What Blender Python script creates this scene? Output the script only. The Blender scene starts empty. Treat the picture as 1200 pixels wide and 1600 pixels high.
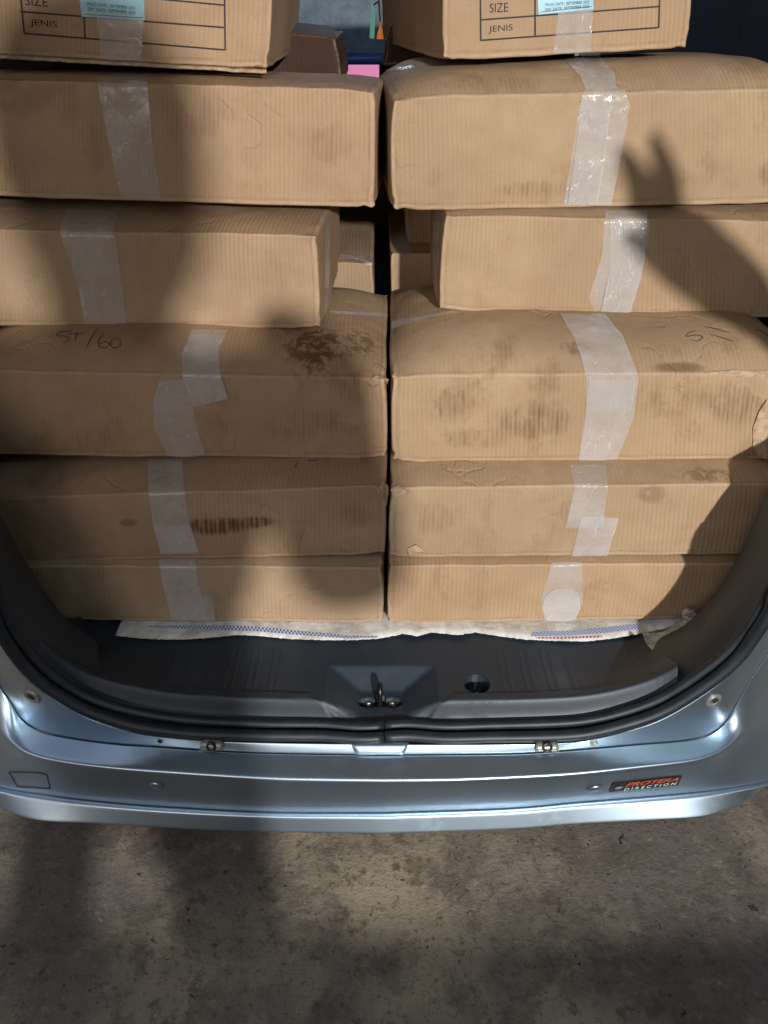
import bpy, bmesh, math, random
from mathutils import Vector, noise
from mathutils.bvhtree import BVHTree
random.seed(7)
sc = bpy.context.scene
C = sc.collection
R = math.radians
# ------------------------------------------------------------ camera
F = 1200.0; TH = R(34.0); FL = 0.56; CZ = FL + 0.955
cd = bpy.data.cameras.new('camera'); cam = bpy.data.objects.new('camera', cd); C.objects.link(cam)
cam.location = (0, 0, CZ); cam.rotation_euler = (math.pi/2 - TH, 0, 0)
cd.sensor_fit = 'HORIZONTAL'; cd.sensor_width = 36; cd.lens = 36.0; cd.clip_start = 0.02; cd.clip_end = 200
sc.camera = cam
# ------------------------------------------------------------ world, lamps, exposure
w = bpy.data.worlds.new('World'); sc.world = w; w.use_nodes = True
nt = w.node_tree; bg = nt.nodes['Background']
tc = nt.nodes.new('ShaderNodeTexCoord'); sx = nt.nodes.new('ShaderNodeSeparateXYZ'); cr = nt.nodes.new('ShaderNodeValToRGB')
nt.links.new(tc.outputs['Generated'], sx.inputs[0]); nt.links.new(sx.outputs[2], cr.inputs[0]); nt.links.new(cr.outputs[0], bg.inputs[0])
cr.color_ramp.elements[0].position = 0.0; cr.color_ramp.elements[0].color = (0.40, 0.34, 0.30, 1)
cr.color_ramp.elements[1].position = 1.0; cr.color_ramp.elements[1].color = (0.07, 0.10, 0.15, 1)
e = cr.color_ramp.elements.new(0.22); e.color = (0.66, 0.62, 0.60, 1)
e = cr.color_ramp.elements.new(0.55); e.color = (0.14, 0.16, 0.20, 1)
bg.inputs[1].default_value = 0.60
LP = Vector((1.15, -3.3, 2.5))
def lamp(name, kind, loc, energy, col, size=0.1, target=None, size_y=None):
    d = bpy.data.lights.new(name, kind); o = bpy.data.objects.new(name, d); C.objects.link(o)
    o.location = loc; d.energy = energy; d.color = col
    if kind == 'AREA':
        d.size = size
        if size_y: d.shape = 'RECTANGLE'; d.size_y = size_y
    else: d.shadow_soft_size = size
    if target is not None: o.rotation_euler = (Vector(target) - Vector(loc)).to_track_quat('-Z', 'Y').to_euler()
    return o
lamp('work_lamp', 'POINT', LP, 960, (1.0, 0.975, 0.95), 0.062)
lamp('fill_lamp', 'AREA', (-1.7, -2.6, 2.3), 24, (1.0, 0.90, 0.80), 1.5, (0, 1.1, 1.0))  # added fill that lifts the shadow on the left cartons
lamp('edge_highlight_lamp', 'AREA', (0.2, -1.2, 3.6), 12, (0.72, 0.84, 1.0), 2.4, (0, 0.8, 0.4), 0.12)  # added overhead strip, puts highlights on the bumper and sill edges
lamp('seat_fill_lamp', 'POINT', (-0.1, 2.55, 1.72), 2.6, (0.55, 0.75, 1.0), 0.05)  # added cool fill that brightens the seat back in the gap
lamp('violet_lamp', 'AREA', (-2.3, -0.3, 1.7), 3.5, (0.80, 0.72, 1.0), 0.5, (-0.75, 0.75, 0.0))
lamp('amber_lamp', 'POINT', (0.07, 2.0, 1.40), 2.2, (1.0, 0.38, 0.10), 0.02)
sc.view_settings.view_transform = 'Standard'; sc.view_settings.look = 'None'
sc.view_settings.exposure = 0.12; sc.view_settings.gamma = 1.0
# ------------------------------------------------------------ geometry helpers
ct, st = math.cos(TH), math.sin(TH)
O = Vector((0, 0, CZ))
def ray(px, py):
    u = (px-600)/F; v = (py-800)/F
    return Vector((u, ct - v*st, -st - v*ct))
def at(px, py, D):
    d = ray(px, py); return O + d*(D/d.y)
def atz(px, py, z):                 # z relative to the load floor
    d = ray(px, py); return O + d*((FL+z-CZ)/d.z)
def lerp(a, b, t): return a + (b-a)*t
def sstep(a, b, x):
    t = min(1, max(0, (x-a)/(b-a))); return t*t*(3-2*t)
def tag(o, label=None, cat=None, group=None, kind=None):
    if label: o['label'] = label
    if cat: o['category'] = cat
    if group: o['group'] = group
    if kind: o['kind'] = kind
    return o
def empty(name, loc):
    o = bpy.data.objects.new(name, None); C.objects.link(o); o.location = loc; o.empty_display_size = 0.1; return o
def obj(name, verts, faces, mat, parent=None, origin=None, smooth=True, uvs=None, mats=None):
    """verts in world space; origin = world origin of the object"""
    pw = Vector((0, 0, 0)); p = parent
    while p is not None: pw += p.location; p = p.parent
    org = Vector(origin) if origin is not None else pw
    me = bpy.data.meshes.new(name)
    me.from_pydata([tuple(Vector(v)-org) for v in verts], [], faces)
    me.materials.append(mat)
    if smooth: me.polygons.foreach_set('use_smooth', [True]*len(me.polygons))
    if uvs is not None:
        ul = me.uv_layers.new(name='UVMap'); k = 0
        buf = []
        for f in uvs:
            for q in f: buf += [q[0], q[1]]
        ul.data.foreach_set('uv', buf)
    me.update()
    o = bpy.data.objects.new(name, me); C.objects.link(o)
    if parent is not None:
        o.parent = parent; o.location = org - pw
    else: o.location = org
    return o
def grid_faces(nu, nv, off=0, flip=False):
    fs = []
    for j in range(nv-1):
        for i in range(nu-1):
            a = off + j*nu + i
            fs.append((a, a+nu, a+nu+1, a+1) if flip else (a, a+1, a+nu+1, a+nu))
    return fs
def catmull(pts, n):
    P = [Vector(p) for p in pts]; out = []
    m = len(P)
    d = [0]
    for i in range(1, m): d.append(d[-1] + max(1e-6, (P[i]-P[i-1]).length))
    T = d[-1]; k = 0
    for s in range(n):
        x = T*s/(n-1)
        while k < m-2 and x > d[k+1]: k += 1
        t = (x-d[k])/(d[k+1]-d[k])
        p0 = P[max(0, k-1)]; p1 = P[k]; p2 = P[k+1]; p3 = P[min(m-1, k+2)]
        h = d[k+1]-d[k]
        m1 = (p2-p0)/max(1e-6, (d[k+1]-d[max(0, k-1)]))*h
        m2 = (p3-p1)/max(1e-6, (d[min(m-1, k+2)]-d[k]))*h
        t2 = t*t; t3 = t2*t
        out.append(p1*(2*t3-3*t2+1) + m1*(t3-2*t2+t) + p2*(-2*t3+3*t2) + m2*(t3-t2))
    return out
def fillet(P, rad, seg=5):
    out = [P[0]]
    for i in range(1, len(P)-1):
        r = rad[i] if rad else 0
        if r <= 0: out.append(P[i]); continue
        a = P[i-1]-P[i]; b = P[i+1]-P[i]
        ra = min(r, a.length*0.48); rb = min(r, b.length*0.48)
        A = P[i]+a.normalized()*ra; B = P[i]+b.normalized()*rb
        for s in range(seg+1):
            t = s/seg; out.append(A*(1-t)**2 + P[i]*2*t*(1-t) + B*t*t)
    out.append(P[-1]); return out
def loft(name, curves, radii, mat, parent, flip=False, thick=0.0):
    rows = []
    for i in range(len(curves[0])):
        rows.append(fillet([c[i] for c in curves], radii))
    nv = len(rows); nu = len(rows[0])
    o = obj(name, [p for r in rows for p in r], grid_faces(nu, nv, flip=flip), mat, parent)
    if thick:
        m = o.modifiers.new('s', 'SOLIDIFY'); m.thickness = thick; m.offset = -1
    return o
def tube(pts, r, n=8, cap=True):
    V = []; Fc = []
    m = len(pts); up = Vector((0, 0, 1))
    for i, p in enumerate(pts):
        d = (pts[min(m-1, i+1)] - pts[max(0, i-1)]).normalized()
        a = d.cross(up)
        if a.length < 1e-3: a = d.cross(Vector((1, 0, 0)))
        a.normalize(); b = d.cross(a)
        rr = r[i] if isinstance(r, (list, tuple)) else r
        for k in range(n):
            t = 2*math.pi*k/n; V.append(p + a*math.cos(t)*rr + b*math.sin(t)*rr)
    for i in range(m-1):
        for k in range(n):
            a = i*n+k; b = i*n+(k+1) % n
            Fc.append((a, b, b+n, a+n))
    if cap:
        Fc.append(tuple(range(n))[::-1]); Fc.append(tuple((m-1)*n+k for k in range(n)))
    return V, Fc
def join(parts):
    V = []; Fc = []
    for v, f in parts:
        o = len(V); V += list(v); Fc += [tuple(i+o for i in q) for q in f]
    return V, Fc
def boxvf(x0, x1, y0, y1, z0, z1):
    V = [Vector((x, y, z)) for z in (z0, z1) for y in (y0, y1) for x in (x0, x1)]
    return V, [(0, 2, 3, 1), (4, 5, 7, 6), (0, 1, 5, 4), (2, 6, 7, 3), (0, 4, 6, 2), (1, 3, 7, 5)]
def bevel(o, wd, seg=3):
    m = o.modifiers.new('b', 'BEVEL'); m.width = wd; m.segments = seg; m.limit_method = 'ANGLE'; return o
def bvh(o, extra=()):
    vs = []; ps = []
    for q in (o,)+tuple(extra):
        n = len(vs); loc = q.matrix_world.translation.copy()
        l = Vector(q.location); p = q.parent
        while p is not None: l += p.location; p = p.parent
        vs += [v.co + l for v in q.data.vertices]
        ps += [tuple(i+n for i in f.vertices) for f in q.data.polygons]
    return BVHTree.FromPolygons(vs, ps)
def hit(tree, px, py):
    d = ray(px, py).normalized()
    h = tree.ray_cast(O, d)
    if h[0] is None: return None
    n = h[1] if h[1].dot(d) < 0 else -h[1]
    return h[0], n
# ------------------------------------------------------------ materials
class NT:
    def __init__(s, name):
        s.m = bpy.data.materials.new(name); s.m.use_nodes = True; s.t = s.m.node_tree
        s.b = s.t.nodes['Principled BSDF']
    def n(s, kind, **kw):
        q = s.t.nodes.new('ShaderNode'+kind)
        for k, v in kw.items():
            if k in q.inputs: q.inputs[k].default_value = v
            else: setattr(q, k, v)
        return q
    def l(s, a, b): s.t.links.new(a, b)
    def math(s, op, a, b=None, clamp=False):
        q = s.t.nodes.new('ShaderNodeMath'); q.operation = op; q.use_clamp = clamp
        for i, x in enumerate((a, b)):
            if x is None: continue
            if isinstance(x, (int, float)): q.inputs[i].default_value = x
            else: s.l(x, q.inputs[i])
        return q.outputs[0]
    def mix(s, fac, a, b, blend='MIX'):
        q = s.t.nodes.new('ShaderNodeMix'); q.data_type = 'RGBA'; q.blend_type = blend
        for i, x in ((0, fac), (6, a), (7, b)):
            if isinstance(x, (int, float)): q.inputs[i].default_value = x
            elif isinstance(x, tuple): q.inputs[i].default_value = (x+(1,))[:4]
            else: s.l(x, q.inputs[i])
        return q.outputs[2]
    def noise(s, vec, scale, detail=4, rough=0.55, dist=0):
        q = s.n('TexNoise', Scale=scale, Detail=detail, Roughness=rough, Distortion=dist)
        if vec is not None: s.l(vec, q.inputs['Vector'])
        return q.outputs['Fac']
    def ramp(s, v, a, b, c0=0.0, c1=1.0):
        q = s.t.nodes.new('ShaderNodeMapRange'); q.interpolation_type = 'SMOOTHSTEP'
        s.l(v, q.inputs[0]); q.inputs[1].default_value = a; q.inputs[2].default_value = b
        q.inputs[3].default_value = c0; q.inputs[4].default_value = c1
        return q.outputs[0]
    def bump(s, h, strength, dist, prev=None):
        q = s.n('Bump', Strength=strength, Distance=dist); s.l(h, q.inputs['Height'])
        if prev is not None: s.l(prev, q.inputs['Normal'])
        s.l(q.outputs[0], s.b.inputs['Normal']); return q.outputs[0]
    def set(s, **kw):
        for k, v in kw.items():
            k = k.replace('_', ' ')
            if isinstance(v, (int, float, tuple)): s.b.inputs[k].default_value = (v+(1,) if isinstance(v, tuple) and len(v) == 3 else v)
            else: s.l(v, s.b.inputs[k])
def plain(name, col, rough=0.5, metal=0.0, nz=0.0, nscale=60, **kw):
    q = NT(name); v = q.n('TexCoord').outputs['Object']
    f = q.noise(v, nscale, 5)
    c = q.mix(q.ramp(f, 0.3, 0.7), tuple(x*(1-nz) for x in col), tuple(min(1, x*(1+nz)) for x in col))
    q.set(Base_Color=c, Roughness=rough, Metallic=metal, **kw)
    return q.m
def card(seed, stains=(), tint=(1, 1, 1), general=0.5, H=0.15, W=0.6):
    q = NT('cardboard'); uv = q.n('UVMap').outputs[0]
    mp = q.n('Mapping'); q.l(uv, mp.inputs[0]); mp.inputs['Location'].default_value = (seed*3.7, seed*1.9, 0)
    V = mp.outputs[0]
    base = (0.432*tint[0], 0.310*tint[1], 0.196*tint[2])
    # flute lines every 7.5 mm, wobbling a little
    sp = q.n('SeparateXYZ'); q.l(uv, sp.inputs[0])
    wob = q.noise(V, 6, 2)
    ph = q.math('ADD', q.math('MULTIPLY', sp.outputs[0], 2*math.pi/0.0078), q.math('MULTIPLY', wob, 6.0))
    sn = q.math('SINE', ph)
    fl = q.math('MULTIPLY_ADD', sn, 0.5); q.t.nodes[-1].inputs[2].default_value = 0.5
    patch = q.ramp(q.noise(V, 3.2, 3), 0.35, 0.65)
    flv = q.math('MULTIPLY', fl, patch)
    big = q.noise(V, 4.5, 4, 0.6); mid = q.noise(V, 22, 5, 0.65); fine = q.noise(V, 420, 3, 0.7)
    c = q.mix(q.ramp(big, 0.3, 0.7), tuple(x*0.88 for x in base), tuple(x*1.10 for x in base))
    c = q.mix(q.ramp(mid, 0.35, 0.75, 0, 0.55), c, (base[0]*0.86, base[1]*0.78, base[2]*0.72))
    c = q.mix(q.math('MULTIPLY', flv, 0.46), c, (base[0]*0.72, base[1]*0.66, base[2]*0.60))
    c = q.mix(q.ramp(fine, 0.35, 0.75, 0, 0.38), c, (base[0]*0.6, base[1]*0.55, base[2]*0.5))
    ms = q.n('Mapping'); q.l(uv, ms.inputs[0]); ms.inputs['Scale'].default_value = (120, 16, 1); ms.inputs['Location'].default_value = (seed, seed*2, 0)
    strk_v = ms.outputs[0]
    # handling grime: streaky blotches that follow the flutes
    mp2 = q.n('Mapping'); q.l(uv, mp2.inputs[0]); mp2.inputs['Location'].default_value = (seed*1.3+5, seed*2.9, 0); mp2.inputs['Scale'].default_value = (1, 0.55, 1)
    g = q.ramp(q.noise(mp2.outputs[0], 9, 6, 0.7), 0.52, 0.70)
    gf = q.math('MULTIPLY', g, q.math('MULTIPLY_ADD', fl, 0.7)); gf.node.inputs[0]
    q.t.nodes[-1]
    c = q.mix(q.math('MULTIPLY', g, general*0.85), c, (0.23, 0.135, 0.065))
    c = q.mix(q.math('MULTIPLY', q.math('MULTIPLY', g, fl), general*0.5), c, (0.15, 0.085, 0.04))
    for (cu, cv, ru, rv, stg, rib, nsc, thr) in stains:
        su = q.math('DIVIDE', q.math('SUBTRACT', sp.outputs[0], cu), ru)
        sv = q.math('DIVIDE', q.math('SUBTRACT', sp.outputs[1], cv), rv)
        d = q.math('SQRT', q.math('ADD', q.math('MULTIPLY', su, su), q.math('MULTIPLY', sv, sv)))
        env = q.ramp(d, 1.0, 0.35)
        nn = q.ramp(q.math('ADD', q.noise(V, nsc, 5, 0.65, 0.5), q.math('MULTIPLY', env, 0.16)), thr+0.06, thr+0.20)
        f = q.math('MULTIPLY', env, nn)
        if rib:
            stn = q.ramp(q.noise(strk_v, 1.0, 3, 0.6), 0.34, 0.66, 0.30, 1.0)
            f = q.math('MULTIPLY', f, stn); f = q.math('MULTIPLY', f, q.ramp(fl, 0.1, 0.9, 0.45, 0.85))
        c = q.mix(q.math('MULTIPLY', f, stg*(0.95 if rib else .85)), c, (0.13, 0.066, 0.026) if rib else (0.10, 0.048, 0.020))
    # folded edges: rubbed pale along the fold, a darker scored line beside it
    en = q.ramp(q.noise(V, 28, 4, 0.7), 0.38, 0.62, 0.25, 1.0)
    for ax_i, pos in ((1, H), (1, 0.0045), (0, 0.004), (0, W-0.004)):
        dd = q.math('ABSOLUTE', q.math('SUBTRACT', sp.outputs[ax_i], pos))
        c = q.mix(q.math('MULTIPLY', q.ramp(dd, 0.0030, 0.0006), q.math('MULTIPLY', en, 0.36)), c, (0.58, 0.45, 0.31))
        d2 = q.math('ABSOLUTE', q.math('SUBTRACT', sp.outputs[ax_i], pos + (0.0058 if pos < H-.001 and pos < .1 else (0.0045 if ax_i else -0.0058))))
        c = q.mix(q.math('MULTIPLY', q.ramp(d2, 0.0028, 0.0006), q.math('MULTIPLY', en, 0.28)), c, (0.16, 0.10, 0.055))
    # horizontal handling scrapes
    mh = q.n('Mapping'); q.l(uv, mh.inputs[0]); mh.inputs['Scale'].default_value = (5, 150, 1); mh.inputs['Location'].default_value = (seed*2, seed, 0)
    hs = q.math('MULTIPLY', q.ramp(q.noise(mh.outputs[0], 1.0, 4, 0.7), 0.66, 0.72), q.ramp(q.noise(V, 9, 3), 0.5, 0.6))
    c = q.mix(q.math('MULTIPLY', hs, 0.45), c, (0.20, 0.125, 0.07))
    # pale scuffs
    sc_ = q.ramp(q.noise(V, 34, 7, 0.75, 0.6), 0.66, 0.74, 0, 0.30)
    c = q.mix(sc_, c, (0.50, 0.38, 0.25))
    vo = q.n('TexVoronoi', Scale=26.0); q.l(V, vo.inputs['Vector'])
    spk = q.ramp(vo.outputs['Distance'], 0.035, 0.015, 0, 0.7)
    c = q.mix(spk, c, (0.09, 0.05, 0.03))
    q.set(Base_Color=c, Roughness=0.78, Specular_IOR_Level=0.28)
    b = q.bump(q.math('MULTIPLY', fl, q.ramp(patch, 0, 1, 0.35, 1)), 0.55, 0.0006)
    b = q.bump(mid, 0.5, 0.004, b)
    wr = q.n('TexVoronoi', Scale=7.0, feature='DISTANCE_TO_EDGE'); 
    wm = q.n('Mapping'); q.l(V, wm.inputs[0]); 
    wn = q.n('TexNoise', Scale=7.0, Detail=3.0); q.l(V, wn.inputs['Vector'])
    wv = q.mix(0.25, V, wn.outputs['Color']); q.l(wv, wr.inputs['Vector'])
    cre = q.ramp(wr.outputs['Distance'], 0.0, 0.03)
    b = q.bump(q.mix(q.ramp(q.noise(V, 5, 2), 0.5, 0.62), (1, 1, 1), cre), 0.6, 0.0016, b)
    b = q.bump(fine, 0.25, 0.0006, b)
    return q.m
def tape_mat(a=0.45, white=0.55):
    q = NT('clear_tape'); V = q.n('UVMap').outputs[0]
    n1 = q.noise(V, 26, 4, 0.6, 0.8); n2 = q.noise(V, 6, 3, 0.6)
    mp = q.n('Mapping'); q.l(V, mp.inputs[0]); mp.inputs['Rotation'].default_value = (0, 0, 0.5); mp.inputs['Scale'].default_value = (1, 0.28, 1)
    r1 = q.math('ABSOLUTE', q.math('SUBTRACT', q.noise(mp.outputs[0], 55, 3, 0.5, 0.4), 0.5))
    ridge = q.math('MULTIPLY', q.ramp(r1, 0.030, 0.0), q.ramp(q.noise(V, 14, 2), 0.45, 0.62))
    al = q.math('ADD', q.ramp(n1, 0.3, 0.7, a-0.07, a+0.07), q.ramp(n2, 0.4, 0.65, -0.07, 0.09))
    al = q.math('ADD', al, q.math('MULTIPLY', ridge, 0.26), clamp=True)
    q.set(Base_Color=(white, white*0.955, white*0.91), Roughness=0.20, Alpha=al, Specular_IOR_Level=0.8)
    b = q.bump(ridge, 0.6, 0.0013); b = q.bump(n1, 0.6, 0.003, b)
    return q.m
TAPE = [tape_mat(0.36, 0.68), tape_mat(0.40, 0.70), tape_mat(0.46, 0.72)]
def paint():
    q = NT('silver_blue_paint'); V = q.n('TexCoord').outputs['Object']
    fl = q.n('TexVoronoi', Scale=2500.0); q.l(V, fl.inputs['Vector'])
    c = q.mix(q.math('MULTIPLY', fl.outputs['Color'], 1.0), (0.42, 0.53, 0.62), (0.50, 0.61, 0.70))
    dirt = q.ramp(q.noise(V, 14, 7, 0.7), 0.50, 0.72)
    sc1 = q.ramp(q.noise(V, 160, 5, 0.7), 0.62, 0.72)
    c = q.mix(q.math('MULTIPLY', dirt, 0.14), c, (0.16, 0.15, 0.13))
    c = q.mix(q.math('MULTIPLY', sc1, 0.18), c, (0.42, 0.44, 0.45))
    ms = q.n('Mapping'); q.l(V, ms.inputs[0]); ms.inputs['Rotation'].default_value = (0.3, 0, 0.6); ms.inputs['Scale'].default_value = (18, 260, 260)
    scr = q.math('MULTIPLY', q.ramp(q.noise(ms.outputs[0], 1.0, 3, 0.6), 0.70, 0.74), q.ramp(q.noise(V, 5, 3), 0.52, 0.62))
    c = q.mix(q.math('MULTIPLY', scr, 0.5), c, (0.60, 0.63, 0.65))
    dst = q.n('TexVoronoi', Scale=95.0); q.l(V, dst.inputs['Vector'])
    c = q.mix(q.math('MULTIPLY', q.ramp(dst.outputs['Distance'], 0.10, 0.04), q.ramp(q.noise(V, 9, 3), 0.5, 0.62, 0, 0.5)), c, (0.62, 0.62, 0.60))
    q.set(Base_Color=c, Metallic=0.95, Roughness=q.ramp(dirt, 0, 1, 0.36, 0.42), Coat_Weight=0.25, Coat_Roughness=0.16)
    return q.m
PAINT = paint()
def plastic():
    q = NT('dark_grey_trim_plastic'); V = q.n('TexCoord').outputs['Object']
    g = q.noise(V, 900, 2, 0.6); d = q.ramp(q.noise(V, 11, 7, 0.72), 0.48, 0.72)
    s = q.ramp(q.noise(V, 130, 6, 0.75), 0.64, 0.70)
    c = q.mix(q.math('MULTIPLY', d, 0.5), (0.018, 0.028, 0.040), (0.040, 0.050, 0.058))
    c = q.mix(q.math('MULTIPLY', s, 0.6), c, (0.20, 0.19, 0.165))
    q.set(Base_Color=c, Roughness=q.ramp(d, 0, 1, 0.44, 0.62), Specular_IOR_Level=0.42)
    q.bump(g, 0.22, 0.0006); return q.m
PLAST = plastic()
RUB = plain('black_rubber', (0.010, 0.016, 0.022), 0.48, 0, 0.35, 40)
DARK = plain('dark_fabric', (0.012, 0.012, 0.014), 0.9, 0, 0.3)
METAL = plain('worn_zinc', (0.36, 0.34, 0.30), 0.38, 0.9, 0.3, 150)
METD = plain('dark_greasy_metal', (0.045, 0.042, 0.04), 0.35, 0.85, 0.5, 150)
INK = plain('black_print', (0.022, 0.02, 0.02), 0.7, 0, 0.4, 300)
PEN = plain('marker_ink', (0.10, 0.07, 0.05), 0.7)
SHELL = plain('van_roof_lining', (0.06, 0.062, 0.066), 0.9, 0, 0.2)
# ------------------------------------------------------------ ground
def ground_mat():
    q = NT('stained_cement'); V = q.n('TexCoord').outputs['Object']
    big = q.noise(V, 1.7, 4, 0.6, 0.3); mid = q.noise(V, 6.5, 9, 0.72, 0.3); m2 = q.noise(V, 15, 9, 0.75); fi = q.noise(V, 70, 8, 0.8); vf = q.noise(V, 420, 4, 0.8)
    c = q.mix(q.ramp(big, 0.38, 0.62), (0.18, 0.150, 0.125), (0.46, 0.38, 0.255))
    c = q.mix(q.ramp(mid, 0.46, 0.60, 0, 0.7), c, (0.125, 0.100, 0.076))
    c = q.mix(q.ramp(m2, 0.44, 0.34, 0, 0.6), c, (0.40, 0.35, 0.25))
    c = q.mix(q.ramp(q.noise(V, 8.5, 8, 0.75), 0.58, 0.66, 0, 0.75), c, (0.15, 0.085, 0.038))
    c = q.mix(q.ramp(m2, 0.56, 0.62, 0, 0.6), c, (0.085, 0.068, 0.055))
    c = q.mix(q.ramp(fi, 0.53, 0.62, 0, 0.65), c, (0.055, 0.044, 0.036))
    c = q.mix(q.ramp(fi, 0.44, 0.34, 0, 0.5), c, (0.40, 0.35, 0.27))
    c = q.mix(q.ramp(vf, 0.56, 0.68, 0, 0.6), c, (0.05, 0.042, 0.035)); c = q.mix(q.ramp(vf, 0.42, 0.30, 0, 0.5), c, (0.46, 0.42, 0.34))
    ds = q.n('TexNoise', Scale=40.0, Detail=6.0); q.l(V, ds.inputs['Vector'])
    wvv = q.mix(0.05, V, ds.outputs['Color'])
    pit = None
    for scl, r_, lo in ((16.0, 0.10, 0.52), (38.0, 0.15, 0.48)):
        vo = q.n('TexVoronoi', Scale=scl); q.l(wvv, vo.inputs['Vector'])
        p_ = q.math('MULTIPLY', q.ramp(vo.outputs['Distance'], r_, r_*.5), q.ramp(q.noise(V, scl*.4, 2), lo, lo+.08))
        pit = p_ if pit is None else q.math('MAXIMUM', pit, p_)
    c = q.mix(q.math('MULTIPLY', pit, 0.9), c, (0.020, 0.016, 0.014))
    # scrape marks
    ms = q.n('Mapping'); q.l(V, ms.inputs[0]); ms.inputs['Rotation'].default_value = (0, 0, 0.7); ms.inputs['Scale'].default_value = (9, 120, 1)
    scp = q.math('MULTIPLY', q.ramp(q.noise(ms.outputs[0], 1.0, 5, 0.7, 0.6), 0.62, 0.70), q.ramp(q.noise(V, 3.3, 3), 0.5, 0.6))
    c = q.mix(q.math('MULTIPLY', scp, 0.6), c, (0.06, 0.048, 0.038))
    q.set(Base_Color=c, Roughness=q.ramp(m2, 0.3, 0.7, 0.38, 0.72), Specular_IOR_Level=0.5)
    h = q.math('SUBTRACT', fi, q.math('MULTIPLY', pit, 0.8))
    b = q.bump(h, 0.9, 0.004); b = q.bump(m2, 0.7, 0.010, b); b = q.bump(vf, 0.6, 0.0012, b); b = q.bump(scp, -0.5, 0.002, b)
    return q.m
g = obj('ground', [(-25, -25, 0), (25, -25, 0), (25, 25, 0), (-25, 25, 0)], [(0, 1, 2, 3)], ground_mat(), smooth=False)
tag(g, 'rough stained cement ground below the van', 'ground', kind='structure')
# ------------------------------------------------------------ van
van = empty('parked_van', (0, 0.9, 0))
tag(van, 'silver blue van with open tail, bumper and cargo sill facing the viewer', 'van')
NL = 70
def curve(left, right, Df=None, z=None, extL=(), extR=()):
    """left / right: pixel lists from the centre outwards; Df(t) gives depth, or z fixes the height"""
    def conv(p):
        if z is not None: return atz(p[0], p[1], z)
        return at(p[0], p[1], Df(abs(p[0]-600)/600))
    a = [conv(p) for p in left] + [Vector(q) for q in extL]
    b = [conv(p) for p in right] + [Vector(q) for q in extR]
    both = a[::-1] + b[1:]
    ci = len(a)-1
    NE = 14
    def half(px, ext):
        if not ext: return catmull(px, NL)
        full = px + [Vector(q) for q in ext]
        d = 0
        dense = catmull(full, 600)
        # split where the curve leaves the picture-derived part
        k = min(range(600), key=lambda i: (dense[i]-px[-1]).length)
        return catmull(dense[:k+1:4]+[dense[k]], NL-NE) + catmull(dense[k::4]+[dense[-1]], NE+1)[1:]
    A = half([conv(p) for p in left], extL)[::-1]; B = half([conv(p) for p in right], extR)
    return A + B[1:]
mid = lambda y: (600, y)
hi = FL
# crease between the body and the bumper
crease_px_L = [mid(1179), (420, 1176), (330, 1172), (245, 1166), (175, 1161), (91, 1149), (60, 1140), (35, 1124), (17, 1096), (0, 1072), (-15, 1040)]
crease_px_R = [mid(1179), (800, 1177), (873, 1173), (1000, 1162), (1090, 1153), (1120, 1140), (1137, 1123), (1150, 1100), (1173, 1060), (1200, 1020), (1215, 995)]
fc = lambda t: 0.798 + 0.09*min(t, 1.1)**3
EL = [(-0.70, 0.90, hi+0.25), (-0.81, 0.92, hi+0.60), (-0.81, 0.98, hi+1.0), (-0.73, 1.05, hi+1.32), (-0.50, 1.07, hi+1.38)]
ER = [(-x, y, z) for x, y, z in EL]
crease = curve(crease_px_L, crease_px_R, fc, extL=EL, extR=ER)
so_L = [mid(1160), (350, 1156), (280, 1152), (210, 1142), (140, 1121), (105, 1103), (70, 1082), (35, 1051), (0, 1005), (-22, 960)]
so_R = [mid(1160), (800, 1160), (900, 1157), (967, 1143), (1033, 1122), (1100, 1083), (1150, 1043), (1183, 1000), (1200, 975), (1225, 925)]
fo = lambda t: 0.808 + 0.035*min(t, 1.1)**3
XL = [(-0.70, 0.87, hi+0.42), (-0.76, 0.89, hi+0.65), (-0.765, 0.94, hi+0.98), (-0.68, 1.01, hi+1.26), (-0.46, 1.03, hi+1.32)]
XR = [(-x, y, z) for x, y, z in XL]
seal_o = curve(so_L, so_R, fo, extL=XL, extR=XR)
si_L = [mid(1128), (420, 1124), (297, 1117), (210, 1103), (140, 1082), (98, 1058), (60, 1025), (30, 985), (5, 935), (-18, 880)]
si_R = [mid(1128), (800, 1125), (900, 1120), (967, 1107), (1033, 1083), (1083, 1050), (1133, 1010), (1173, 962), (1200, 912), (1222, 860)]
fi_ = lambda t: 0.848 + 0.025*min(t, 1.1)**3
YL = [(-0.68, 0.895, hi+0.44), (-0.74, 0.915, hi+0.66), (-0.745, 0.96, hi+0.95), (-0.65, 1.03, hi+1.22), (-0.44, 1.05, hi+1.27)]
YR = [(-x, y, z) for x, y, z in YL]
seal_i = curve(si_L, si_R, fi_, extL=YL, extR=YR)
def shift(c, dx=0, dy=0, dz=0): return [p + Vector((dx, dy, dz)) for p in c]
def between(a, b, t): return [p.lerp(q, t) for p, q in zip(a, b)]
# body frame painted: from under the seal to the crease, then returned downwards into the joint
bf0 = shift(between(seal_o, seal_i, 0.5), 0, 0, -0.016)
loft('body_frame', [bf0, shift(seal_o, 0, 0, -0.006), between(seal_o, crease, 0.15), crease, shift(crease, 0, 0.012, -0.02)], [0, .004, .01, .003, 0], PAINT, van, flip=True)
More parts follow.
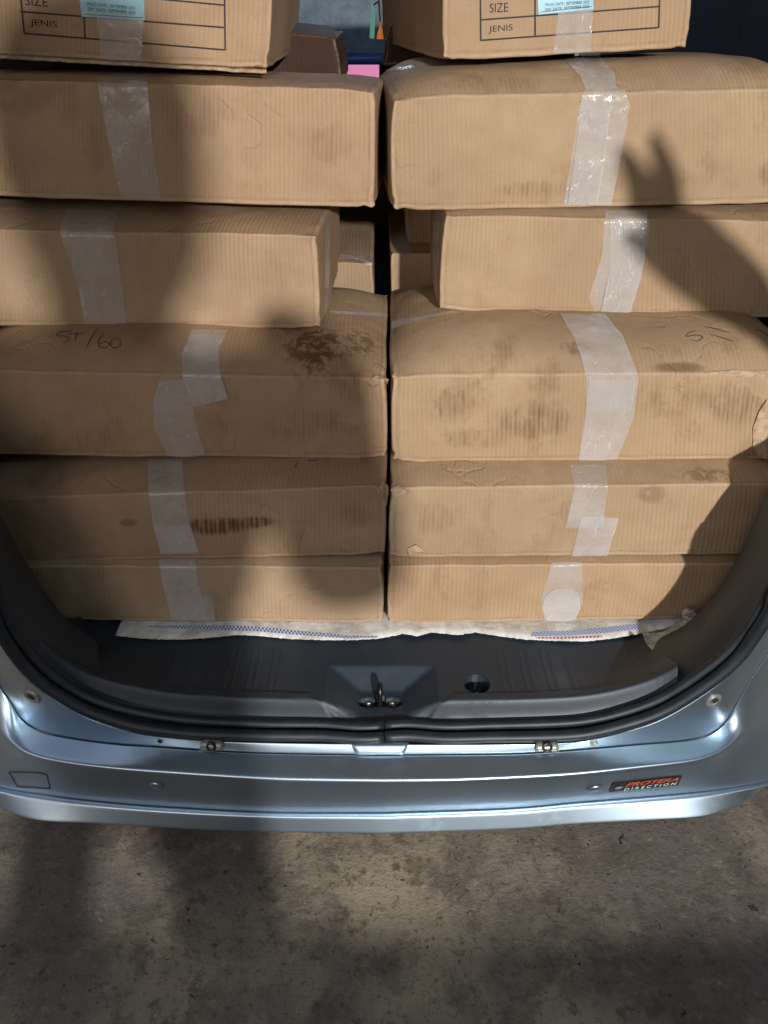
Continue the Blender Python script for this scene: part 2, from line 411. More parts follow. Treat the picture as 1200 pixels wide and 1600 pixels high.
# bumper
bt_L = [mid(1222), (500, 1221), (420, 1219), (280, 1210), (175, 1201), (87, 1189), (42, 1177), (21, 1164), (0, 1146), (-22, 1118)]
bt_R = [mid(1222), (700, 1221), (800, 1217), (900, 1211), (1000, 1200), (1083, 1189), (1117, 1179), (1140, 1165), (1167, 1140), (1200, 1105), (1222, 1075)]
bt = curve(bt_L, bt_R, z=-0.058, extL=[(-0.72, 1.05, hi-.058), (-0.76, 1.35, hi-.058), (-0.77, 1.7, hi-.058)], extR=[(0.74, 1.08, hi-.058), (0.77, 1.35, hi-.058), (0.78, 1.7, hi-.058)])
fb_L = [mid(1269), (420, 1268), (245, 1259), (140, 1250), (70, 1241), (0, 1229), (-40, 1212)]
fb_R = [mid(1269), (800, 1262), (900, 1253), (1000, 1245), (1100, 1236), (1150, 1229), (1200, 1219), (1240, 1195)]
fb = curve(fb_L, fb_R, z=-0.190, extL=[(-0.745, 1.05, hi-.190), (-0.765, 1.35, hi-.190), (-0.77, 1.7, hi-.190)], extR=[(0.765, 1.08, hi-.190), (0.78, 1.35, hi-.190), (0.785, 1.7, hi-.190)])
lb_L = [mid(1304), (420, 1301), (280, 1296), (140, 1288), (63, 1284), (21, 1273), (0, 1263), (-30, 1242)]
lb_R = [mid(1304), (800, 1297), (900, 1289), (1033, 1282), (1100, 1277), (1133, 1267), (1167, 1251), (1200, 1224), (1225, 1195)]
lb = curve(lb_L, lb_R, z=-0.222, extL=[(-0.73, 1.05, hi-.20), (-0.75, 1.35, hi-.19), (-0.76, 1.7, hi-.19)], extR=[(0.745, 1.08, hi-.20), (0.76, 1.35, hi-.19), (0.77, 1.7, hi-.19)])
# the bumper's top follows the crease on a 2.5 mm joint; on the flanks it meets the quarter panel
cr2 = []
for i, p in enumerate(crease):
    q = bt[i]; k = p.copy(); k.y -= 0.0015; k.z -= 0.001
    cr2.append(k)
for i in range(len(cr2)):          # behind the corners the bumper's upper rim drops from the pillar foot to the flank line
    j = i if i < NL else 2*NL-2-i
    if j < 14:
        t = (13-j)/13; src = cr2[14] if i < NL else cr2[2*NL-2-14]
        hz = src.z - bt[14 if i < NL else 2*NL-2-14].z
        cr2[i] = Vector((bt[i].x - (0.035*(1-t))*(1 if bt[i].x > 0 else -1), bt[i].y + 0.01*(1-t), bt[i].z + lerp(hz, 0.05, sstep(0, 1, t))))
btm = []
for i in range(len(bt)): btm.append(bt[i].lerp(fb[i], 0.10) + Vector((0, -0.004, 0)))
bumper = loft('bumper', [shift(cr2, 0, 0.012, -0.02), cr2, between(cr2, bt, .12), between(cr2, bt, .5), between(cr2, bt, .72), bt, between(bt, fb, .16), between(bt, fb, .22), between(bt, fb, .6), between(bt, fb, .97), fb, shift(fb, 0, 0.03, -0.002)], [0, .002, 0, 0, 0, .010, 0, 0, 0, 0, .001, 0], PAINT, van, flip=True)
lt = [p + Vector((0, -0.007, -0.003)) for p in fb]
lm = [a.lerp(b, 0.5) + Vector((0, -0.006, 0)) for a, b in zip(lt, lb)]
lip = loft('bumper_lip', [shift(lt, 0, 0.03, 0.0), lt, between(lt, lb, .20), between(lt, lb, .5), between(lt, lb, .82), lb, shift(lb, 0, 0.05, -0.012)], [0, .005, 0, 0, 0, .005, 0], PAINT, van, flip=True)
BT = bvh(bumper)
frame = [o for o in van.children if o.name == 'body_frame'][0]
BF = bvh(frame)
# dark joint behind the bumper lip
# seals
ridge_o = between(seal_o, seal_i, 0.24); ridge_i = between(seal_o, seal_i, 0.76)
def seal_part(name, c, r, dz, half):
    idx = range(0, NL) if half < 0 else range(NL-1, 2*NL-1)
    pts = [c[i] + Vector((0, 0, dz)) for i in idx]
    k = -1 if half < 0 else 0
    pts[k] = pts[k] + Vector((0.0008*half, 0, 0))
    # slight sag where the rubber was pressed
    pts = [p + Vector((0, 0.0035*math.sin(p.x*40)*math.exp(-(p.x/0.12)**2) if abs(p.x) < 0.3 else 0, 0.0016*noise.noise(p*9))) for p in pts]
    v, f = tube(pts, r, 12); return v, f
for s in (-1, 1):
    v, f = seal_part('weather_seal', ridge_o, 0.0098, -0.001, s)
    v2, f2 = seal_part('weather_seal', ridge_i, 0.0082, 0.001, s)
    v, f = join([(v, f), (v2, f2)])
    obj('weather_seal', v, f, RUB, van)
loft('seal_channel', [shift(seal_i, 0, 0.004, -0.006), shift(seal_o, 0, 0.002, -0.010)], None, RUB, van)
# ---- sill trim: a height field, front edge following the seal
SZ = -0.006
NX, NY = 620, 110
x0, x1 = -0.555, 0.468
front = []
tmp = [p for p in seal_i if abs(p.x) < 0.62 and p.z < FL+0.30]
def front_at(x):
    for a, b in zip(seal_i[:-1], seal_i[1:]):
        if a.x <= x <= b.x and a.z < FL+0.45: return a.lerp(b, (x-a.x)/max(1e-6, b.x-a.x))
    return None
RIBS = [(px, 1018, 1078) for px in (783, 817, 850, 884, 918, 951, 984)] + [(px, 1018, 1078) for px in (435, 402, 369, 336, 303, 270)]
ribs = [(atz(a, b, SZ), atz(a, c, SZ)) for a, b, c in RIBS]
hc = atz(745, 1070, SZ)
k1 = atz(576, 1097, -0.030); k2 = atz(612, 1097, -0.030)
def sill_z(x, y, yf, zf):
    base = FL + SZ
    d = y - yf
    zl = min(zf, base) - 0.004 if zf < base+0.01 else base - 0.03
    low = FL - 0.034
    z = lerp(low, base, sstep(0.0, 0.020, d))
    z += 0.003*sstep(0.010, 0.022, d)*sstep(0.05, 0.028, d)
    # centre cut-out and latch recess
    ax_ = abs(x+0.004)
    zb = low + (base-low)*min(1, max(0, (d-0.064)/0.040))
    zs = low + (base-low)*min(1, max(0, (ax_-0.034)/0.060))
    k_ = 0.0035; hh = max(k_-abs(zb-zs), 0)/k_
    zc = min(base, max(zb, zs) + hh*hh*k_*0.25)
    wd = lerp(0.074, 0.116, sstep(0.0, 0.032, d))
    c = 1 - sstep(wd-0.006, wd+0.008, ax_)
    if d < 0.034: z = lerp(z, min(z, zc) if d > 0.02 else low + (min(z, zc)-low)*sstep(0, .02, d), c)
    else: z = min(z, zc)
    # ribs
    for a, b in ribs:
        if abs(x-a.x) > 0.016 or y < b.y-0.02 or y > a.y+0.02: continue
        yy = min(max(y, b.y), a.y)
        q = math.hypot(x-a.x, y-yy)
        z += 0.0016*math.exp(-((q-0.0062)/0.0014)**2)
    q = math.hypot(x-hc.x, y-hc.y)
    z += 0.0012*math.exp(-((q-0.0235)/0.002)**2)
    z -= 0.030*sstep(0.0215, 0.0190, q)
    for kc in (k1, k2):
        q = math.hypot((x-kc.x)/1.5, (y-kc.y)/0.75)
        z -= 0.016*sstep(0.0125, 0.0105, q)
    z -= 0.016*sstep(0.010, 0.008, abs(x-(k1.x+k2.x)/2)/1.0)*sstep(0.012, 0.009, abs(y-k1.y-0.003))
    z += 0.0006*noise.noise(Vector((x*14, y*14, 0)))
    return z
V = []
for j in range(NY):
    for i in range(NX):
        x = lerp(x0, x1, i/(NX-1)); p = front_at(x)
        yf = p.y; tt = (j/(NY-1))**1.15
        y = lerp(yf, 1.20, tt)
        z = sill_z(x, y, yf, p.z)
        # flanks sweep up with the seal
        rise = max(0.0, (p.z - (FL-0.034)))
        z += rise*0.9*(1-sstep(0.0, 0.09+rise*0.8, y-yf))
        V.append((x, y, z))
sill = obj('sill_trim', V, grid_faces(NX, NY), PLAST, van)
SILL = bvh(sill)
# ---- side trims
def side_trim(sgn, inner_px, Dd):
    it = [at(a, b, Dd) for a, b in inner_px]
    it += [Vector((sgn*0.76, 1.0, hi+0.62)), Vector((sgn*0.745, 1.02, hi+0.95)), Vector((sgn*0.64, 1.06, hi+1.22))]
    n = 60
    I = catmull(it, n)
    if sgn > 0: src = [p for p in seal_i[NL:] if p.x > 0.395 or p.z > FL+0.3]
    else: src = [p for p in seal_i[:NL][::-1] if p.x < -0.44 or p.z > FL+0.3]
    S = catmull(src, n)
    Mid = [a.lerp(b, 0.45) + Vector((-sgn*0.006, -0.012, 0.012)) for a, b in zip(S, I)]
    Bk = [p + Vector((sgn*0.10, 0.03, -0.02)) for p in I]
    Bk2 = [Vector((sgn*0.80, 1.35, p.z)) for p in I]
    Bk3 = [Vector((sgn*0.80, 3.3, p.z)) for p in I]
    loft('side_trim', [shift(S, 0, 0.002, -0.004), Mid, I, Bk, Bk2, Bk3], [0, .03, .03, .03, .05, 0], PLAST, van, flip=(sgn < 0))
side_trim(1, [(1030, 992), (1062, 975), (1085, 955), (1118, 915), (1145, 868), (1172, 812), (1198, 752), (1255, 722), (1360, 668)], 1.0)
side_trim(-1, [(150, 992), (115, 968), (85, 930), (58, 890), (32, 848), (8, 800), (-18, 745), (-70, 712), (-170, 660)], 0.985)
# cargo floor, outer flanks, roof, tailgate (out of the picture but they shade and reflect)
v, f = boxvf(-0.70, 0.70, 1.19, 3.4, FL-0.05, FL-0.008); obj('cargo_floor', v, f, DARK, van, smooth=False)
def shell_side(s):
    P = []
    prof = [(0.78, FL-0.30), (0.83, FL-0.05), (0.85, FL+0.35), (0.85, FL+0.80), (0.79, FL+1.22), (0.60, FL+1.38)]
    cs = []
    for y in (0.98, 1.15, 2.2, 3.9):
        cs.append([Vector((s*(x-(0.03 if y < 1 else 0)), y, z)) for x, z in prof])
    Vv = [p for c in cs for p in c]
    obj('body_side', Vv, grid_faces(len(prof), len(cs), flip=s > 0), PAINT, van)
shell_side(1); shell_side(-1)
v, f = boxvf(-0.56, 0.56, 1.0, 3.9, FL+1.33, FL+1.38); bevel(obj('roof', v, f, SHELL, van, smooth=False), .02)
v, f = boxvf(-0.70, 0.70, 3.85, 3.95, FL-0.2, FL+0.72); obj('firewall', v, f, DARK, van, smooth=False)
tv, tf = boxvf(-0.60, 0.60, -0.05, 0.98, FL+1.42, FL+1.50)
tv = [Vector((p.x*(1 if p.y > .5 else .92), p.y, p.z + (0.98-p.y)*0.16)) for p in tv]
bevel(obj('tailgate', tv, tf, PAINT, van, smooth=False), .03)
# wheels
def wheel(x, y):
    V = []; prof = [(0.0, .10), (.17, .10), (.20, .09), (.22, .1), (.29, .1), (.31, .08), (.31, -.08), (.29, -.1), (.2, -.1), (0.0, -.1)]
    n = 40; Vv = []
    for k in range(n):
        a = 2*math.pi*k/n
        for r, w_ in prof: Vv.append(Vector((x+w_, y+r*math.cos(a), .31+r*math.sin(a))))
    m = len(prof); Fc = [(k*m+i, k*m+i+1, ((k+1) % n)*m+i+1, ((k+1) % n)*m+i) for k in range(n) for i in range(m-1)]
    obj('wheel', Vv, Fc, RUB, van)
wheel(-.66, 1.75); wheel(.66, 1.75)
# ---- small fittings on the body
def disc_on(tree, px, py, r, prof, mat, name, parent=van, n=28):
    h = hit(tree, px, py)
    if not h: return None
    p, nn = h; a = nn.cross(Vector((0, 0, 1)))
    if a.length < .05: a = Vector((1, 0, 0))
    a.normalize(); b = nn.cross(a)
    V = []
    for k in range(n):
        t = 2*math.pi*k/n
        for rr, hh in prof: V.append(p + a*math.cos(t)*rr*r + b*math.sin(t)*rr*r + nn*hh)
    m = len(prof)
    Fc = [(k*m+i, k*m+i+1, ((k+1) % n)*m+i+1, ((k+1) % n)*m+i) for k in range(n) for i in range(m-1)]
    return obj(name, V, Fc, mat, parent)
PLUG = [(1, -.001), (1.0, .0015), (.86, .0028), (.60, .0024), (.52, -.002), (.0, -.003)]
pl_m = plain('grey_washer', (0.30, 0.30, 0.27), 0.4, 0.5, 0.25, 200)
hole_m = plain('dark_recess', (0.012, 0.012, 0.012), 0.7)
for px, py, r in ((50, 1088, .0155), (1115, 1094, .0135)):
    q = disc_on(BF, px, py, r, PLUG, pl_m, 'plug')
    disc_on(BF, px+1, py-1, r*.42, [(1, .0034), (.8, .0036), (0, .0030)], hole_m, 'plug_hole', q)
for px, py, r in ((250, 1158, .0042), (594, 1169, .0042), (928, 1161, .0065)):
    disc_on(BF, px, py, r, [(1, 0), (1, .001), (.7, .0016), (.5, .0006), (0, .0004)], pl_m if px > 900 else METD, 'rivet')
SENS = [(1.25, .0003), (1.1, .0012), (1.0, .0004), (.93, -.0002), (.90, .0022), (.75, .0035), (0, .0042)]
for px, py in ((245, 1227), (929, 1231)): disc_on(BT, px, py, .0125, SENS, PAINT, 'parking_sensor')
# brackets at the body edge
def strip_on(tree, left, right, name, mat, parent, off=0.0006, nu=8, nv=24, wr=0.0, seed=0):
    """strip between two pixel polylines, laid onto a surface"""
    def samp(pl, t):
        k = t*(len(pl)-1); i = min(len(pl)-2, int(k)); f_ = k-i
        return (lerp(pl[i][0], pl[i+1][0], f_), lerp(pl[i][1], pl[i+1][1], f_))
    V = []; U = []
    acc = 0; last = None; ok = True
    for j in range(nv):
        a = samp(left, j/(nv-1)); b = samp(right, j/(nv-1))
        row = []
        for i in range(nu):
            x = lerp(a[0], b[0], i/(nu-1)); y = lerp(a[1], b[1], i/(nu-1))
            h = hit(tree, x, y)
            if h is None: row.append(None); continue
            p, n_ = h
            q = off + wr*max(0, noise.noise(Vector((x*.035+seed, y*.012, seed)))) + wr*.5*max(0, noise.noise(Vector((x*.11+seed, y*.06, seed+3))))
            row.append(p + n_*q)
        good = [r_ for r_ in row if r_ is not None]
        if not good: continue
        for i in range(nu):
            if row[i] is None:
                row[i] = min(((abs(k-i), row[k]) for k in range(nu) if row[k] is not None), key=lambda s_: s_[0])[1]
        V.append(row)
    if len(V) < 2: return None
    nvv = len(V); acc = 0; vs = [0]
    for j in range(1, nvv):
        acc += (V[j][nu//2]-V[j-1][nu//2]).length; vs.append(acc)
    wdt = (V[0][-1]-V[0][0]).length
    fs = grid_faces(nu, nvv)
    uv = lambda k: ((k % nu)/(nu-1)*wdt + seed*.37, vs[k//nu] + seed*.71)
    return obj(name, [p for r_ in V for p in r_], fs, mat, parent, uvs=[[uv(k) for k in fc_] for fc_ in fs])
for (a, b) in ((313, 350), (835, 872)):
    dy = 2 if a > 500 else 0
    q = strip_on(BF, [(a+2, 1158+dy), (a, 1169+dy)], [(b-2, 1158+dy), (b, 1169+dy)], 'bracket', pl_m, van, off=.0035, nv=4)
    if q: q.modifiers.new('s', 'SOLIDIFY').thickness = .003
    disc_on(BF, (a+b)/2, 1163+dy, .0085, [(1, .004), (1, .0075), (.6, .0085), (.5, .006), (0, .006)], METD, 'bracket_bolt', q)
# raised centre pad of the body flange
q = strip_on(BF, [(548, 1161), (556, 1177)], [(640, 1161), (630, 1177)], 'flange_pad', PAINT, van, off=.002, nv=6, nu=12)
if q: q.modifiers.new('s', 'SOLIDIFY').thickness = .0025
# tow eye cover outline on the bumper (thin recessed joint)
def line_on(tree, pts, wpx, name, mat, parent, off=0.0006, closed=False, taper=False):
    """thin flat line drawn through pixel points on a surface, real width"""
    P = list(pts) + ([pts[0]] if closed else [])
    W = []
    for (a, b) in zip(P[:-1], P[1:]):
        m = max(2, int(math.dist(a, b)/2.5))
        for k in range(m): W.append((lerp(a[0], b[0], k/m), lerp(a[1], b[1], k/m)))
    W.append(P[-1])
    V = []
    n = len(W)
    for i, p in enumerate(W):
        a = W[max(0, i-1)]; b = W[min(n-1, i+1)]
        dx, dy = b[0]-a[0], b[1]-a[1]; L_ = math.hypot(dx, dy) or 1
        ww = wpx*(.55+.45*math.sin(math.pi*i/max(1, n-1)) if taper else 1)
        for s in (-.5, .5):
            h = hit(tree, p[0]-dy/L_*ww*s, p[1]+dx/L_*ww*s)
            if h is None: return ([], [])
            V.append(h[0]+h[1]*off)
    return V, [(2*i, 2*i+1, 2*i+3, 2*i+2) for i in range(n-1)]
v, f = line_on(BT, [(14, 1206), (60, 1207), (73, 1210), (79, 1232)], 1.6, '', None, None)
v2, f2 = line_on(BT, [(14, 1206), (27, 1229), (79, 1232)], 1.6, '', None, None)
v, f = join([(v, f), (v2, f2)])
if f: obj('tow_cover_joint', v, f, hole_m, van)
# ---- latch striker, bolt in hole
lt_c = atz(593, 1097, -0.034)
stk = []
for k in range(17):
    a = math.pi*k/16
    stk.append(Vector((lt_c.x+0.001, lt_c.y + 0.013*math.cos(a), lt_c.z + 0.008 + 0.030*math.sin(a)**0.8)))
stk = [stk[0]-Vector((0, 0, .014))] + stk + [stk[-1]-Vector((0, 0, .014))]
v, f = tube(stk, 0.0042, 12)
strk = obj('latch_striker', v, f, METD, van)
v, f = boxvf(lt_c.x-.030, lt_c.x+.032, lt_c.y-.008, lt_c.y+.010, lt_c.z-.020, lt_c.z-.008); bevel(obj('striker_plate', v, f, METD, strk, smooth=False), .003)
def hexbolt(c, r, h, mat, name, parent):
    V = []; 
    for rr, z in ((1.5, 0), (1.5, .002), (1, .002), (1, h), (.8, h+.0012), (0, h+.0012)):
        for k in range(6): V.append(Vector((c.x+r*rr*math.cos(k*math.pi/3+.3), c.y+r*rr*math.sin(k*math.pi/3+.3), c.z+z)))
    Fc = [(l*6+k, l*6+(k+1) % 6, (l+1)*6+(k+1) % 6, (l+1)*6+k) for l in range(5) for k in range(6)]
    return obj(name, V, Fc, mat, parent, smooth=False)
for xx in (-.019, .021): hexbolt(Vector((lt_c.x+xx, lt_c.y+.002, lt_c.z-.008)), .0048, .005, METAL, 'striker_bolt', strk)
hexbolt(Vector((hc.x+.001, hc.y-.006, hc.z-.030)), .0088, .010, METAL, 'sill_bolt', van)
# ---- badge
def text_mesh(body, shear=0.0, bold=0.0):
    cu = bpy.data.curves.new('t', 'FONT'); cu.body = body; cu.shear = shear; cu.offset = bold; cu.resolution_u = 3
    to = bpy.data.objects.new('t', cu); C.objects.link(to)
    bpy.context.view_layer.update()
    me = to.to_mesh(); V = [v.co.copy() for v in me.vertices]; Fc = [tuple(p.vertices) for p in me.polygons]
    to.to_mesh_clear(); bpy.data.objects.remove(to); bpy.data.curves.remove(cu)
    x0_ = min(v.x for v in V); x1_ = max(v.x for v in V); y0_ = min(v.y for v in V); y1_ = max(v.y for v in V)
    return [((v.x-x0_)/(x1_-x0_), (v.y-y0_)/(y1_-y0_)) for v in V], Fc
def text_on(tree, body, quad, off, shear=0.0, bold=0.0):
    """quad = pixel corners BL, BR, TR, TL of the word"""
    T, Fc = text_mesh(body, shear, bold); V = []
    for u, v in T:
        x = (1-u)*(1-v)*quad[0][0]+u*(1-v)*quad[1][0]+u*v*quad[2][0]+(1-u)*v*quad[3][0]
        y = (1-u)*(1-v)*quad[0][1]+u*(1-v)*quad[1][1]+u*v*quad[2][1]+(1-u)*v*quad[3][1]
        h = hit(tree, x, y)
        if h is None: return [], []
        V.append(h[0]+h[1]*off)
    return V, Fc
BADGE = plain('badge_black', (0.010, 0.010, 0.012), 0.3)
ORG = plain('badge_orange', (0.62, 0.10, 0.035), 0.4, 0, .1)
WHT = plain('badge_white', (0.65, 0.66, 0.66), 0.4)
q = strip_on(BT, [(957, 1223), (951, 1237)], [(1066, 1211), (1059, 1226)], 'badge', BADGE, van, off=.0012, nu=16, nv=6)
v, f = text_on(BT, 'PROTERA', [(976, 1228), (1058, 1218.5), (1061, 1213), (979, 1221.5)], .0018, .35, .02)
obj('badge_lettering', v, f, ORG, q, smooth=False)
v, f = text_on(BT, 'D I R E C T I O N', [(974, 1234), (1056, 1224.5), (1057, 1220.5), (975, 1230)], .0018, .2, .02)
obj('badge_lettering', v, f, WHT, q, smooth=False)
disc_on(BT, 966, 1229, .0062, [(1, .0022), (.6, .0026), (0, .0026)], plain('badge_grey', (.25, .24, .25), .4), 'badge_emblem', q)
# ---- cabin seen through the gap
SEAT = plain('grey_blue_upholstery', (0.17, 0.215, 0.26), 0.8, 0, .2, 30)
v, f = boxvf(-0.62, 0.62, 3.25, 3.40, FL+0.10, FL+1.20); bevel(obj('seat_back', v, f, SEAT, van, smooth=False), .05)
BLUE = plain('blue_parcel_rail', (0.03, 0.09, 0.28), 0.5)
p0 = at(520, 100, 3.2); p1 = at(612, 84, 3.2)
v, f = boxvf(-0.62, 0.4, 3.14, 3.25, p0.z, p1.z); bevel(obj('blue_rail', v, f, BLUE, van, smooth=False), .012)
def emis(name, col, s):
    q = NT(name); q.set(Base_Color=(.02, .02, .02), Emission_Color=col, Emission_Strength=s); return q.m
v, f = boxvf(at(538, 0, 2.6).x, at(592, 0, 2.6).x, 2.6, 2.62, at(560, 124, 2.6).z, at(560, 102, 2.6).z)
obj('display', v, f, emis('pink_screen', (1.0, .35, .62), 0.65), van, smooth=False)
# hanging ornament
orn = empty('hanging_ornament', at(592, 30, 2.2))
tag(orn, 'small green and orange charm hanging in the gap between the top boxes', 'ornament')
v, f = tube([at(582.5, 6, 2.2), at(583, 14, 2.2), at(581, 60, 2.2)], [.003, .006, .006], 10)
obj('green_tube', v, f, plain('pale_green_plastic', (.25, .62, .50), .3, Emission_Color=(.3, .8, .6, 1), Emission_Strength=.25), orn)  # faint glow put into the plastic, the tube is no lamp
v, f = tube([at(594, 34, 2.2), at(595, 44, 2.2), at(594, 50, 2.2), at(594, 61, 2.2)], [.003, .004, .006, .009], 10)
obj('orange_tassel', v, f, plain('orange_tassel', (.85, .28, .06), .7, 0, .2, Emission_Color=(1, .3, .05, 1), Emission_Strength=.35), orn)  # tassel colour carries a faint added glow
v, f = tube([at(592, -60, 2.2), at(592, 4, 2.2), at(594, 34, 2.2)], .0025, 6)
v2, f2 = tube([at(592, 2, 2.2), at(583, 8, 2.2)], .0025, 6); v, f = join([(v, f), (v2, f2)])
obj('cord', v, f, plain('yellow_cord', (.55, .42, .06), .6), orn)
# ------------------------------------------------------------ woven sack sheet on the sill
hem = [(180, 993), (215, 997), (250, 999), (290, 999), (330, 996), (370, 992), (400, 993), (450, 998), (505, 1000), (550, 1000), (589, 998), (612, 994), (631, 990), (652, 994), (673, 988), (695, 990), (715, 992), (743, 988), (780, 994), (820, 999), (860, 1001), (917, 1002), (960, 997), (1000, 990), (1040, 982), (1062, 972), (1078, 962)]
def hem_y(x):
    for a, b in zip(hem[:-1], hem[1:]):
        if a[0] <= x <= b[0]: return lerp(a[1], b[1], (x-a[0])/(b[0]-a[0]))
    return hem[-1][1]
NXs, NYs = 300, 16
V = []
for j in range(NYs):
    for i in range(NXs):
        x = lerp(180, 1078, i/(NXs-1)); t = j/(NYs-1)
        hy = hem_y(x) + 1.2*noise.noise(Vector((x*.2, 0, 3)))
        z = -0.001 + 0.0035*noise.noise(Vector((x*.03, t*1.5, 0)))*(1-t) + 0.0018*noise.noise(Vector((x*.11, t*3, 5))) + 0.004*(1-t)*sstep(600, 640, x)*sstep(780, 700, x)
        z += sstep(1000, 1078, x)*0.006
        p = atz(x, hy, z)
        if t > 0: p = p.lerp(Vector((p.x*1.0, 1.16, FL+0.001)), t**0.8)
        V.append(p)
def sack_mat():
    q = NT('woven_white_sack'); V_ = q.n('TexCoord').outputs['Object']
    ck = q.n('TexBrick', Scale=260.0); q.l(V_, ck.inputs['Vector'])
    n_ = q.noise(V_, 18, 6, .7)
    c = q.mix(q.ramp(n_, .40, .68), (.72, .71, .67), (.46, .42, .35))
    q.set(Base_Color=c, Roughness=.5)
    b = q.bump(ck.outputs['Fac'], .3, .0006); q.bump(q.noise(V_, 45, 4, .7), .7, .004, b); return q.m
fs = grid_faces(NXs, NYs)
sack = obj('woven_sack', V, fs, sack_mat(), None, origin=(0, 1.0, FL))
sm_ = sack.modifiers.new('s', 'SOLIDIFY'); sm_.thickness = .0012; sm_.offset = 0
tag(sack, 'flattened white woven sack with blue stripe under the bottom boxes', 'sack')
SK = bvh(sack)
def stripe_mat(col):
    q = NT('printed_stripe'); ck = q.n('TexChecker', Scale=1.0, Color1=col+(1,), Color2=(.66, .66, .66, 1))
    mp = q.n('Mapping'); q.l(q.n('UVMap').outputs[0], mp.inputs[0]); mp.inputs['Scale'].default_value = (400, 300, 1); q.l(mp.outputs[0], ck.inputs['Vector'])
    q.set(Base_Color=ck.outputs[0], Roughness=.5); return q.m
SB = stripe_mat((.03, .13, .52)); SR = stripe_mat((.55, .05, .05))
strip_on(SK, [(232, 978), (330, 978), (400, 980), (470, 987), (540, 994), (592, 995)], [(232, 981), (330, 984), (400, 987), (470, 993), (540, 998), (588, 997)], 'blue_stripe', SB, sack, off=.0012, nu=6, nv=120)
strip_on(SK, [(830, 989), (880, 987), (940, 982), (1000, 975)], [(830, 995), (880, 994), (940, 990), (1000, 983)], 'blue_stripe', SB, sack, off=.0012, nu=6, nv=60)
strip_on(SK, [(838, 997), (880, 996), (940, 994)], [(838, 998.5), (880, 999), (940, 997)], 'red_stripe', SR, sack, off=.0012, nu=4, nv=40)
# frayed torn corner
fr = []
for k in range(16):
    b = at(1066+random.random()*10, 962+random.random()*10, 1.03); b.z = max(b.z, FL+.008)
    fr.append(tube([b, b+Vector((random.uniform(-.004, .012), random.uniform(-.01, .01), random.uniform(.004, .02))), b+Vector((random.uniform(-.008, .022), random.uniform(-.012, .01), random.uniform(.006, .022)))], .0009, 4))
v, f = join(fr); obj('frayed_threads', v, f, sack.data.materials[0], sack)
